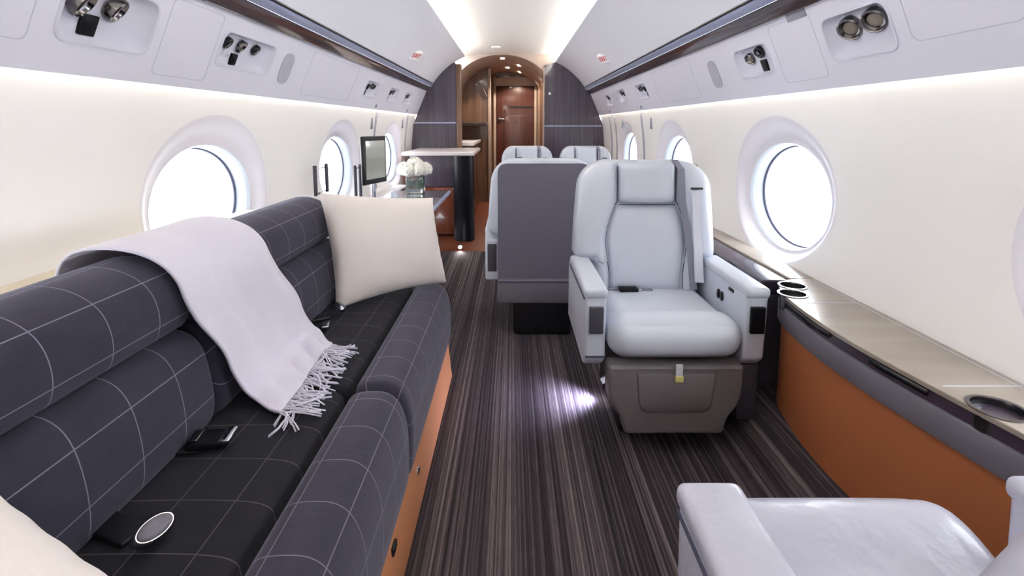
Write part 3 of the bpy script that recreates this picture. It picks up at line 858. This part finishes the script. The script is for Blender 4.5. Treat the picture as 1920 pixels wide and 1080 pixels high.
# throw blanket draped over the back
def throw():
    path = [(-.945, .765), (-.942, .80), (-.915, .832), (-.865, .842), (-.80, .840), (-.745, .818), (-.708, .775), (-.692, .72), (-.685, .66), (-.672, .60),
            (-.660, .54), (-.650, .49), (-.634, .458), (-.605, .446), (-.57, .443), (-.53, .442)]
    pc = chaikin(path, 2, False)
    L = [0]
    for a, b in zip(pc, pc[1:]): L.append(L[-1] + math.hypot(b[0] - a[0], b[1] - a[1]))
    NU, NV = 90, 60; bm = bmesh.new(); G = []
    def at(u):
        s = u * L[-1]
        for i in range(len(L) - 1):
            if s <= L[i + 1] + 1e-9:
                t = (s - L[i]) / (L[i + 1] - L[i]); return (pc[i][0] + (pc[i + 1][0] - pc[i][0]) * t, pc[i][1] + (pc[i + 1][1] - pc[i][1]) * t), i
        return pc[-1], len(L) - 2
    def lerp(tab, u):
        for (a, x), (b, y) in zip(tab, tab[1:]):
            if u <= b: t = (u - a) / (b - a); t = t * t * (3 - 2 * t); return x + (y - x) * t
        return tab[-1][1]
    near = [(0, 1.02), (.22, 1.01), (.45, 1.035), (.72, 1.11), (.86, 1.13), (1, 1.085)]
    far = [(0, 1.40), (.22, 1.39), (.45, 1.42), (.75, 1.52), (.88, 1.55), (1, 1.47)]
    for i in range(NU + 1):
        u = i / NU; row = []
        for j in range(NV + 1):
            v = j / NV
            # the bottom hem runs obliquely: far side stops shorter
            ue = u * (1.0 - .02 * v)
            (x, z), k = at(ue)
            y = lerp(near, u) * (1 - v) + lerp(far, u) * v
            a = pc[max(0, k - 1)]; b = pc[min(len(pc) - 1, k + 2)]
            t = Vector((b[0] - a[0], b[1] - a[1])).normalized(); nx, nz = -t.y, t.x
            if k > 6 and nx < 0 and nz < 0: nx, nz = -nx, -nz
            nx, nz = abs(t.y), abs(t.x)
            if ue < .12: nx = -nx * .5
            f = .004 * math.sin(v * 9 + u * 2.2) * min(1, u * 3) + .003 * math.sin(v * 21 + 3 * u + 1) * u
            f += .010 * u * noise.noise(Vector((u * 3, v * 3, 0))) 
            hem = .010 * math.exp(-((u - .93) / .05) ** 2) * math.sin(v * 14)
            f = max(-.004, f + abs(hem)) + .002
            curl = .012 * math.exp(-(v / .02) ** 2) * (0.3 + u)
            row.append(bm.verts.new((x + nx * f, y + .006 * math.sin(u * 9 + v), z + nz * f)))
        G.append(row)
    for i in range(NU):
        for j in range(NV): bm.faces.new((G[i][j], G[i][j + 1], G[i + 1][j + 1], G[i + 1][j]))
    hem = [v.co.copy() for v in G[-1]]; before = [v.co.copy() for v in G[-4]]
    o = link('throw_blanket', bm, 'throw')
    so = o.modifiers.new('s', 'SOLIDIFY'); so.thickness = .006; so.offset = 1
    tag(o, 'pale lilac fringed throw draped over the sofa backrest and seat', 'throw')
    fb = bmesh.new()
    rnd = random.Random(3)
    for k in range(92):
        v = (k + rnd.uniform(-.3, .3)) / 92; i = max(0, min(NV, int(v * NV)))
        p = hem[i].copy(); d = (hem[i] - before[i]); d.z = 0; d.normalize()
        ang = rnd.gauss(0, .30) ; d = Matrix.Rotation(ang, 3, 'Z') @ d
        L_ = rnd.uniform(.065, .098); pts = []
        h = rnd.uniform(.0, .008); bend = rnd.gauss(0, .5)
        for q in range(6):
            t = q / 5
            dd = Matrix.Rotation(bend * t, 3, 'Z') @ d
            z = max(.4365, p.z + h * math.sin(t * PI) - t * .008 + .003)
            pts.append(p + dd * L_ * t + Vector((0, 0, z - p.z)))
        for twist in (0, 1):
            off = Vector((rnd.uniform(-.003, .003), rnd.uniform(-.003, .003), twist * .002))
            tube(fb, [a + off * (0.3 + i_ / 5) for i_, a in enumerate(pts)], .0017, 5)
    f = link('fringe', fb, 'throw', o); tag(f, kind='stuff')
throw()

# pillows
def pillow(w_, h_, T, name, seedn, m='cream_pillow', n=44, sag=0.0):
    bm = bmesh.new(); sheets = []
    for sgn in (1, -1):
        G = []
        for i in range(n + 1):
            row = []
            for j in range(n + 1):
                a, b = -1 + 2 * i / n, -1 + 2 * j / n
                e = 1 - .09 * (1 - a * a) ; e2 = 1 - .09 * (1 - b * b)
                x = a * w_ / 2 * (1 - .085 * (1 - b * b) * abs(a) ** 3); y = b * h_ / 2 * (1 - .085 * (1 - a * a) * abs(b) ** 3)
                d = (max(0, (1 - a * a)) * max(0, (1 - b * b))) ** .42
                z = sgn * T / 2 * d
                z += .006 * noise.noise(Vector((a * 2.2 + seedn, b * 2.2, sgn * 3))) * d ** .5
                y -= sag * ((a + 1) / 2) ** 2 * ((b + 1) / 2) ** 1.5 - sag * .35 * ((1 - a) / 2) ** 2 * ((b + 1) / 2) ** 1.5
                z += .005 * math.sin(a * 26 + seedn) * max(0, (abs(b) - .78)) * 4 * d + .005 * math.sin(b * 24 + seedn) * max(0, (abs(a) - .78)) * 4 * d
                row.append(bm.verts.new((x, y, z)))
            G.append(row)
        for i in range(n):
            for j in range(n): bm.faces.new((G[i][j], G[i + 1][j], G[i + 1][j + 1], G[i][j + 1]))
    bmesh.ops.remove_doubles(bm, verts=bm.verts, dist=1e-5)
    return link(name, bm, m)
p = pillow(.49, .42, .16, 'throw_pillow', 1.3, sag=.05)
p.rotation_euler = (R(75), R(0), R(42)); p.location = (-.497, 1.98, .634)
tag(p, 'square ivory pillow standing at the far end of the sofa', 'pillow')
p = pillow(.42, .42, .15, 'throw_pillow', 4.1)
X_, Y_ = Vector((.06, 1, -.03)).normalized(), Vector((-.80, .05, .60)).normalized()
N_ = X_.cross(Y_).normalized(); Y_ = N_.cross(X_)
if N_.z < 0: N_ = -N_; X_ = -X_
p.matrix_world = Matrix.Translation((-.545, .37, .56)) @ Matrix((X_, Y_, N_)).transposed().to_4x4()
tag(p, 'ivory pillow at the near end of the sofa, cut by the frame corner', 'pillow')

# ------------------------------------------------------------ armchairs
def shoulder(root, yb):
    bp = [(.122, yb(.955) + .03, .962), (.126, yb(.90) - .040, .93), (.132, yb(.80) - .044, .80), (.150, yb(.70) - .044, .70), (.166, yb(.60) - .044, .60), (.176, yb(.50) - .04, .50), (.180, yb(.46) - .05, .46)]
    bm = bmesh.new(); r_ = []
    for (x, y, z) in bp: r_.append([bm.verts.new((x + dx, y - dy, z)) for dx, dy in ((-.013, 0), (.013, 0), (.013, .003), (-.013, .003))])
    for A, C in zip(r_, r_[1:]):
        for i in range(4): bm.faces.new((A[i], A[(i + 1) % 4], C[(i + 1) % 4], C[i]))
    bm.faces.new(r_[0]); bm.faces.new(r_[-1][::-1])
    sb = link('shoulder_belt', bm, 'belt', root, smooth=False)
    bm = bmesh.new(); r_ = []
    for z in (.86, .78, .70, .62, .54, .49):
        x = .178 + (.86 - z) * .06
        r_.append([bm.verts.new((x + dx, yb(z) - .050 - dy, z)) for dx, dy in ((-.018, 0), (.018, 0), (.015, .009), (-.015, .009))])
    for A, C in zip(r_, r_[1:]):
        for i in range(4): bm.faces.new((A[i], A[(i + 1) % 4], C[(i + 1) % 4], C[i]))
    bm.faces.new(r_[0]); bm.faces.new(r_[-1][::-1])
    link('belt_cover', bm, 'cover', root, smooth=False)
    link('belt_loop', B(.160, .205, yb(.86) - .066, yb(.86) - .052, .852, .860, r=.002), 'black', root)

def make_chair(name, label, recline=6, near=False, rear=False):
    root = empty(name); tag(root, label, 'armchair')
    LE = 'leather_near' if near else 'leather'
    # base and shroud
    link('base', B(-.155, .155, .12, .52, 0, .33, r=.02), 'black', root)
    def dip(v):
        # lower the middle of the cushion behind the front roll
        y, x, z = v.co.y, v.co.x, v.co.z
        if z > .42:
            k = min(1, max(0, (y - .05) / .10)); k = k * k * (3 - 2 * k)
            sx = min(1, max(0, (.185 - abs(x)) / .035)); sx = sx * sx * (3 - 2 * sx)
            v.co.z -= k * (.020 + .012 * sx)
    sc = link('seat_cushion', cushion(-.222, .222, -.025, .47, .335, .475, r=.0695, puff=.014, n=34, dip=dip), LE, root)
    # footrest: tapered panel with raised centre
    out = roundpoly([(-.222, .325), (-.218, .20), (-.170, .135), (-.165, .085), (.165, .085), (.170, .135), (.218, .20), (.222, .325)], [.015, .05, .03, .02, .02, .03, .05, .015])
    fo = link('footrest', prism(bmesh.new(), out, 'y', -.015, .065, r=.014, seg=4), 'leather_low', root, auto=60)
    gv = roundpoly([(-.128, .300), (-.115, .165), (.115, .165), (.128, .300)], [.004, .035, .035, .004])
    gi = [(x * .975, .232 + (z - .232) * .965) for x, z in gv]
    bm = bmesh.new()
    ring_loft(bm, [([(x, z) for x, z in gv], 0), ([(x, z) for x, z in gv], .004), (gi, .0065)], Matrix(((1, 0, 0, 0), (0, 0, -1, -.013), (0, 1, 0, 0), (0, 0, 0, 1))), True)
    link('footrest_panel', bm, 'leather_low', fo, auto=60)
    go = [(x * 1.012, .232 + (z - .232) * 1.015) for x, z in gv]
    link('panel_seam', ring_loft(bmesh.new(), [(go, -.0005), (go, .0012), (gv, .0012)], Matrix(((1, 0, 0, 0), (0, 0, -1, -.014), (0, 1, 0, 0), (0, 0, 0, 1)))), 'stitch', fo)
    tg = link('pull_tab', B(-.006, .016, -.028, -.020, .285, .335, r=.002), 'cover', root)
    link('tab_tip', B(-.008, .018, -.031, -.022, .276, .297, r=.002), 'yellow', tg)
    # arms
    for s in (-1, 1):
        x0, x1 = (-.297, -.226) if s < 0 else (.226, .300)
        zt = .568
        ao = 0
        if near:
            ao = .10 if s > 0 else .085
            x0, x1 = (-.312, -.212) if s < 0 else (.200, .290)
        poly = [(.012 + ao, zt), (.46, zt), (.50, .52), (.50, .30), (.06 + ao, .295), (.022 + ao, .33)]
        a = link('armrest', prism(bmesh.new(), [(y, z) for y, z in poly], 'x', x0, x1, r=.012, seg=4), LE, root, auto=60)
        link('arm_pad', box(bmesh.new(), x0 - .003, x1 + .003, .004 + ao, .44, zt - .026, zt + .010, r=.014, seg=4), LE, a)
        link('front_inlay', B((x0 + x1) / 2 - .022, (x0 + x1) / 2 + .024, .002 + ao, .016 + ao, .425, .515, r=.003), 'ash' if s < 0 else 'blackgloss', a)
        link('lower_trim', B(x0 + .004, x1 - .004, .016 + ao, .48, .338, .343), 'stitch', a, smooth=False) if s < 0 else link('lower_panel', B(x0 + .006, x1 - .003, .05 + ao, .48, .10, .298, r=.004), 'ash', a)
        xo = x0 if s < 0 else x1
        link('arm_seam', B(xo - .004, xo + .004, .02 + ao, .43, zt - .031, zt - .027), 'stitch', a, smooth=False)
        link('rear_inlay', B((x0 + x1) / 2 - .022, (x0 + x1) / 2 + .024, .497, .504, .35, .50, r=.002), 'ash', a)
        if s > 0:
            for yy in (.195, .225):
                link('control_button', lathe(bmesh.new(), [(.011, 0), (.011, .004), (.008, .006)], Matrix.Translation((x0 - .001, yy, .487)) @ Matrix.Rotation(R(-90), 4, 'Y') @ Matrix.Diagonal((1.6, 1, 1, 1)), 20), 'black', a, auto=40)
            link('latch', B(x0 - .003, x0 + .006, .105, .145, .528, .540, r=.002), 'black', a)
    # back, all in coordinates that lean by the recline angle about z=.45
    rc = math.tan(R(recline))
    yb = lambda z: .40 + (z - .45) * rc
    bk = empty('back'); 
    def outl(z):
        if z < .585: 
            k = max(0, min(1, (z - .55) / .03)); return .214 + (.282 - .214) * k * k * (3 - 2 * k)
        t = (z - .585) / (.955 - .585)
        return .282 - .028 * t ** 1.5
    def top_round(z, c=.105):
        dz = .957 - z
        if dz < c: return c - math.sqrt(max(0, c * c - (c - dz) ** 2))
        return 0
    bm = bmesh.new(); G = []; NT, NS = 60, 60
    cw = lambda z: (.120 if z > .80 else .120 + .042 * math.sin(min(1, (.80 - z) / .17) * PI / 2)) + (0 if z > .63 else -.016 * min(1, (.63 - z) / .12))
    for j in range(NT + 1):
        t = j / NT; t = 1 - (1 - t) ** 1.25; z = .40 + (.957 - .40) * t
        hw = max(.05, outl(z) - top_round(z)); row = []
        for i in range(NS + 1):
            s_ = -1 + 2 * i / NS; s_ = math.copysign(abs(math.sin(s_ * PI / 2)) * .45 + abs(s_) * .55, s_)
            x = s_ * hw
            e = 1 - abs(s_) ** 7
            tz = 1 - (max(0, (z - .70) / .257)) ** 7
            y = yb(z) + .035
            wing = .075 * (max(0, e) ** .45) * (max(0, tz) ** .45)
            wv = min(1, max(0, (abs(x) - cw(z) + .012) / .035)); wv = wv * wv * (3 - 2 * wv)
            low = min(1, max(0, (z - .56) / .04)); 
            low = low * low * (3 - 2 * low)
            wing *= (.45 + .55 * wv)
            if abs(x) > .2: wing *= (.6 + .4 * low) 
            row.append(bm.verts.new((x, y - wing, z)))
        G.append(row)
    for j in range(NT):
        for i in range(NS): bm.faces.new((G[j][i], G[j][i + 1], G[j + 1][i + 1], G[j + 1][i]))
    ex = bmesh.ops.extrude_edge_only(bm, edges=[e for e in bm.edges if e.is_boundary])
    for v in ex['geom']:
        if isinstance(v, bmesh.types.BMVert): v.co.y += .075
    ex = bmesh.ops.extrude_edge_only(bm, edges=[e for e in bm.edges if e.is_boundary])
    for v in ex['geom']:
        if isinstance(v, bmesh.types.BMVert):
            v.co.y += .012; v.co.x *= .95; v.co.z = .45 + (v.co.z - .45) * .975
    bmesh.ops.contextual_create(bm, geom=[e for e in bm.edges if e.is_boundary])
    back = link('backrest', bm, LE, root, auto=70)
    link('lumbar_panel', pad(.435, .787, lambda z: -cw(z) + .004, lambda z: cw(z) - .004 - .0, lambda z: yb(z) + .008, .038, n=6, m=2.2, corner=.02), LE, root)
    link('head_pillow', pad(.792, .955, lambda z: -.113, lambda z: .113, lambda z: yb(z) + .010, .056, n=6, m=2.4, corner=.018), LE, root)
    # seams round the pads
    def sm(pts, nm):
        link(nm, tube(bmesh.new(), pts, .0022, 6), 'stitch', root)
    zz = [.45 + (.785 - .45) * i / 20 for i in range(21)]
    for sg in (-1, 1):
        sm([(sg * (cw(z) + .001), yb(z) - .010, z) for z in zz] + [(sg * .116, yb(z) - .012, z) for z in (.80, .86, .92, .94)], 'back_seam')
    sm([(x, yb(.79) - .024 + .06 * x * x, .7895) for x in [-.11 + .022 * i for i in range(11)]], 'back_seam')
    # shoulder belt on the sitter's left
    if not near: shoulder(root, yb)
    lb = link('lap_belt', prism(bmesh.new(), [(-.17, .372), (-.05, .352), (.02, .352), (.02, .376), (-.05, .378), (-.17, .395)], 'z', .449, .457), 'belt', root, smooth=False)
    link('lap_buckle', B(-.115, -.04, .335, .375, .452, .468, r=.006), 'blackgloss', lb)
    link('lap_tongue', B(-.052, -.030, .338, .372, .455, .466, r=.003), 'chrome', lb)
    # rear shell
    RB = lambda z: yb(z) + .112
    rs = bmesh.new()
    rp = roundpoly([(-.232, .200), (.232, .200), (.232, .935), (-.232, .935)], [.01, .01, .05, .05], 6)
    vv = [rs.verts.new((x, max(.50, RB(z)) + .018, z)) for x, z in rp]; v2 = [rs.verts.new((x, max(.50, RB(z)) - .03, z)) for x, z in rp]
    rs.faces.new(vv); rs.faces.new(v2[::-1])
    for i in range(len(vv)): rs.faces.new((vv[i], v2[i], v2[(i + 1) % len(vv)], vv[(i + 1) % len(vv)]))
    return root, rs, RB

def finish(root, rs):
    link('rear_panel', rs, 'seatback', root, smooth=False)
    link('rear_skirt', B(-.235, .235, .44, .56, .190, .32, r=.012), 'band', root)
    link('rear_skirt_seam', B(-.232, .232, .558, .5625, .308, .314), 'stitch', root, smooth=False)
    bpy.data.objects.remove(bpy.data.objects['back']) if 'back' in bpy.data.objects else None

c1, rs, _ = make_chair('armchair', 'pale grey leather armchair facing the camera beside the right wall console', 5)
finish(c1, rs); c1.location = (.535, 1.575, 0)
c2, rs, _ = make_chair('armchair', 'grey leather armchair seen from behind at the bottom right, facing forward', 20, near=True)
finish(c2, rs); c2.location = (.535, .80, 0); c2.rotation_euler = (0, 0, PI)
c3 = copy_tree(c1); c3.location = (.160, 3.08, 0); c3.scale = (1, 1, .975); c3.rotation_euler = (0, 0, PI)
bpy.data.objects.remove([g for ch in c3.children for g in ch.children if g.name.startswith('lower_panel')][0])
c3['label'] = 'armchair with plum-grey rear panel, its back to the camera, next to the aisle'
c4 = copy_tree(c1); c4.location = (.130, 3.92, 0); c4.scale = (.82, .9, .965); c4['label'] = 'far armchair facing the camera next to the aisle, only its head pillow showing'
c5 = copy_tree(c1); c5.location = (.630, 3.92, 0); c5.scale = (.82, .9, .965); c5['label'] = 'far armchair facing the camera next to the right wall, only its top showing'
for c in (c4, c5): c['group'] = 'far pair of armchairs before the right bulkhead'

# courtesy lamp on the facing chair's pedestal, throwing a pool of light on the carpet
def courtesy(name, loc, tgt, label, e, col, r=.012, cone=70):
    o = empty(name, loc); tag(o, label, 'lamp')
    d = (Vector(tgt) - Vector(loc)).normalized(); q = d.to_track_quat('Z', 'Y').to_matrix().to_4x4()
    link('lamp_housing', lathe(bmesh.new(), [(r * 1.3, -r), (r * 1.3, r * .5), (r, r * .6)], q, 20, False), 'chrome', o, auto=40)
    link('lamp_lens', lathe(bmesh.new(), [(r, r * .4), (r * .5, r * .6)], q, 20), 'coollamp', o)
    ld = bpy.data.lights.new('lamp_bulb', 'SPOT'); ld.energy = e; ld.color = col; ld.spot_size = R(cone); ld.spot_blend = 1.0; ld.shadow_soft_size = .01
    lo = bpy.data.objects.new('lamp_bulb', ld); COL.objects.link(lo); lo.parent = o
    lo.rotation_euler = d.to_track_quat('-Z', 'Y').to_euler(); lo.location = d * (r * 1.5)
courtesy('courtesy_lamp', (.372, 1.93, .075), (.24, 1.93, 0), 'small bright courtesy lamp low on the pedestal of the facing armchair', 9.0, (.66, .68, 1.0), r=.017, cone=110)
courtesy('courtesy_lamp', (-.46, 4.40, .03), (-.43, 4.2, 0), 'bright courtesy lamp at the foot of the black column', 1.2, (1, .95, .9), r=.016)

# ------------------------------------------------------------ left side beyond the sofa
tb = empty('side_table', (-.7, 3.4, 0)); tag(tb, 'glossy grey side table carrying the white flowers beyond the sofa', 'table')
link('table_top', B(-.22, .235, -.55, .45, .585, .603, r=.004), 'strip_metal', tb)
link('veneer_inlay', B(-.20, .215, -.53, .43, .6028, .605), 'veneer', tb, smooth=False)
link('apron', B(-.20, .20, -.50, .40, .55, .585), 'brown', tb, smooth=False)
link('table_leg', B(-.20, -.12, -.05, .03, 0, .55, r=.01), 'darkbrown', tb)

v = empty('flower_vase', (-.715, 3.72, .605)); tag(v, 'square glass vase of white hydrangeas on the grey side table', 'vase')
link('glass_vase', cushion(-.062, .062, -.062, .062, 0, .125, r=.012, puff=0, n=6), 'glass', v)
bm = bmesh.new()
for k in range(14):
    a = k * 2.4; r = .030 + .014 * (k % 3)
    m = Matrix.Translation((r * math.cos(a), r * math.sin(a), .05 + .02 * (k % 3))) @ Matrix.Rotation(a, 4, 'Z') @ Matrix.Rotation(R(50), 4, 'X')
    t = [Vector((0, -.03, 0)), Vector((.018, 0, .004)), Vector((0, .035, 0)), Vector((-.018, 0, .004))]
    bm.faces.new([bm.verts.new(m @ q) for q in t])
link('leaves', bm, 'leaf', v)
def bloom(cx, cy, cz, r, sd):
    bm = bmesh.new(); rnd = random.Random(sd); bmesh.ops.create_icosphere(bm, subdivisions=3, radius=r * .86)
    for k in range(90):
        th = math.acos(rnd.uniform(-.5, 1)); ph = rnd.uniform(0, 2 * PI)
        d = Vector((math.sin(th) * math.cos(ph), math.sin(th) * math.sin(ph), math.cos(th)))
        q = d.to_track_quat('Z', 'Y').to_matrix().to_4x4(); q = Matrix.Translation(d * r * rnd.uniform(.9, 1.0)) @ q @ Matrix.Rotation(rnd.uniform(0, 3), 4, 'Z')
        c = bm.verts.new(q @ Vector((0, 0, -.002)))
        for a in range(4):
            aa = a * PI / 2; e = .012
            p1 = bm.verts.new(q @ Vector((math.cos(aa - .6) * e * .8, math.sin(aa - .6) * e * .8, .002))); p2 = bm.verts.new(q @ Vector((math.cos(aa) * e * 1.15, math.sin(aa) * e * 1.15, .003)))
            p3 = bm.verts.new(q @ Vector((math.cos(aa + .6) * e * .8, math.sin(aa + .6) * e * .8, .002))); bm.faces.new((c, p1, p2, p3))
    for vv in bm.verts: vv.co += Vector((cx, cy, cz))
    return bm
for k, (x, y, z, r) in enumerate(((0, 0, .20, .065), (-.075, -.02, .175, .055), (.075, -.015, .175, .055), (-.03, -.075, .17, .055), (.04, -.07, .175, .052), (0, .07, .18, .055), (-.07, .05, .17, .05), (.07, .055, .17, .05))):
    link('flower_head', bloom(x, y, z, r, k + 5), 'petal', v)

# monitor on a swing arm
mo = empty('monitor', (-.90, 3.30, .556), R(74)); tag(mo, 'black framed monitor standing upright on the left window ledge', 'monitor')
def M_rot(bm):
    bmesh.ops.rotate(bm, verts=bm.verts, cent=(0, 0, .30), matrix=Matrix.Rotation(R(0), 3, 'X')); return bm
link('bezel', B(-.14, .14, -.012, .012, .165, .475, r=.01), 'black', mo)
link('display', B(-.115, .115, -.0145, -.011, .20, .445), 'screen', mo, smooth=False)
link('stand_arm', B(-.02, .02, .0, .02, 0, .20, r=.004), 'chrome', mo)
# magazine racks: dark uprights joined by thin chrome rods
def rack(x, y, z0, z1, dy, label, rz=0):
    o = empty('magazine_rack', (x, y, z0), rz); tag(o, label, 'rack')
    h = z1 - z0
    for s_ in (-1, 1): link('upright', B(-.008, .008, s_ * dy - .010, s_ * dy + .010, 0, h, r=.003), 'ash', o)
    for zz in (.012, h - .02): link('rod', tube(bmesh.new(), [(0, -dy, zz), (0, dy, zz)], .0035, 8), 'chrome', o)
rack(-1.06, 2.80, .72, .885, .085, 'open rack of two dark uprights beside the second left window', R(0))
rack(-.985, 3.22, .60, .85, .05, 'slim dark framed holder just left of the black monitor', R(0))
hd = empty('ledge_handle', (1.0, 3.02, .79)); tag(hd, 'thin dark metal handle above the right wing of the facing armchair', 'handle')
link('rod', tube(bmesh.new(), [(-.12, 0, .07), (-.05, 0, .035), (.0, 0, .035), (.10, 0, .05)], .006, 8), 'darkchrome', hd)
link('end_cap', B(.09, .105, -.01, .01, .02, .075, r=.003), 'ash', hd)
link('post', tube(bmesh.new(), [(0, 0, -.24), (0, 0, .035)], .007, 8), 'darkchrome', hd)

# bar cabinet before the left bulkhead with black column
bc = empty('bar_cabinet', (-.66, 5.1, 0)); tag(bc, 'bar cabinet with white counter and glossy plum front before the left bulkhead', 'cabinet')
link('carcass', B(-.34, .14, -.12, .50, .02, .82), 'redwood', bc, smooth=False)
link('front_panel', B(-.34, .13, -.135, -.12, .50, .82, r=.003), 'veneer', bc)
link('door', B(-.34, -.11, -.135, -.12, .05, .49, r=.003), 'redwood', bc); link('door', B(-.105, .13, -.135, -.12, .05, .49, r=.003), 'redwood', bc)
link('counter_top', B(-.36, .31, -.42, .51, .82, .855, r=.008), 'counter', bc)
link('side_panel', B(.141, .20, -.12, .50, .02, .82), 'mahog', bc, smooth=False)
col = link('column', lathe(bmesh.new(), [(.10, 0), (.10, .82)], Matrix.Translation((-.462, 4.83, 0)), 40), 'blackgloss', auto=40)
tag(col, 'glossy black round column carrying the corner of the bar counter', 'column')
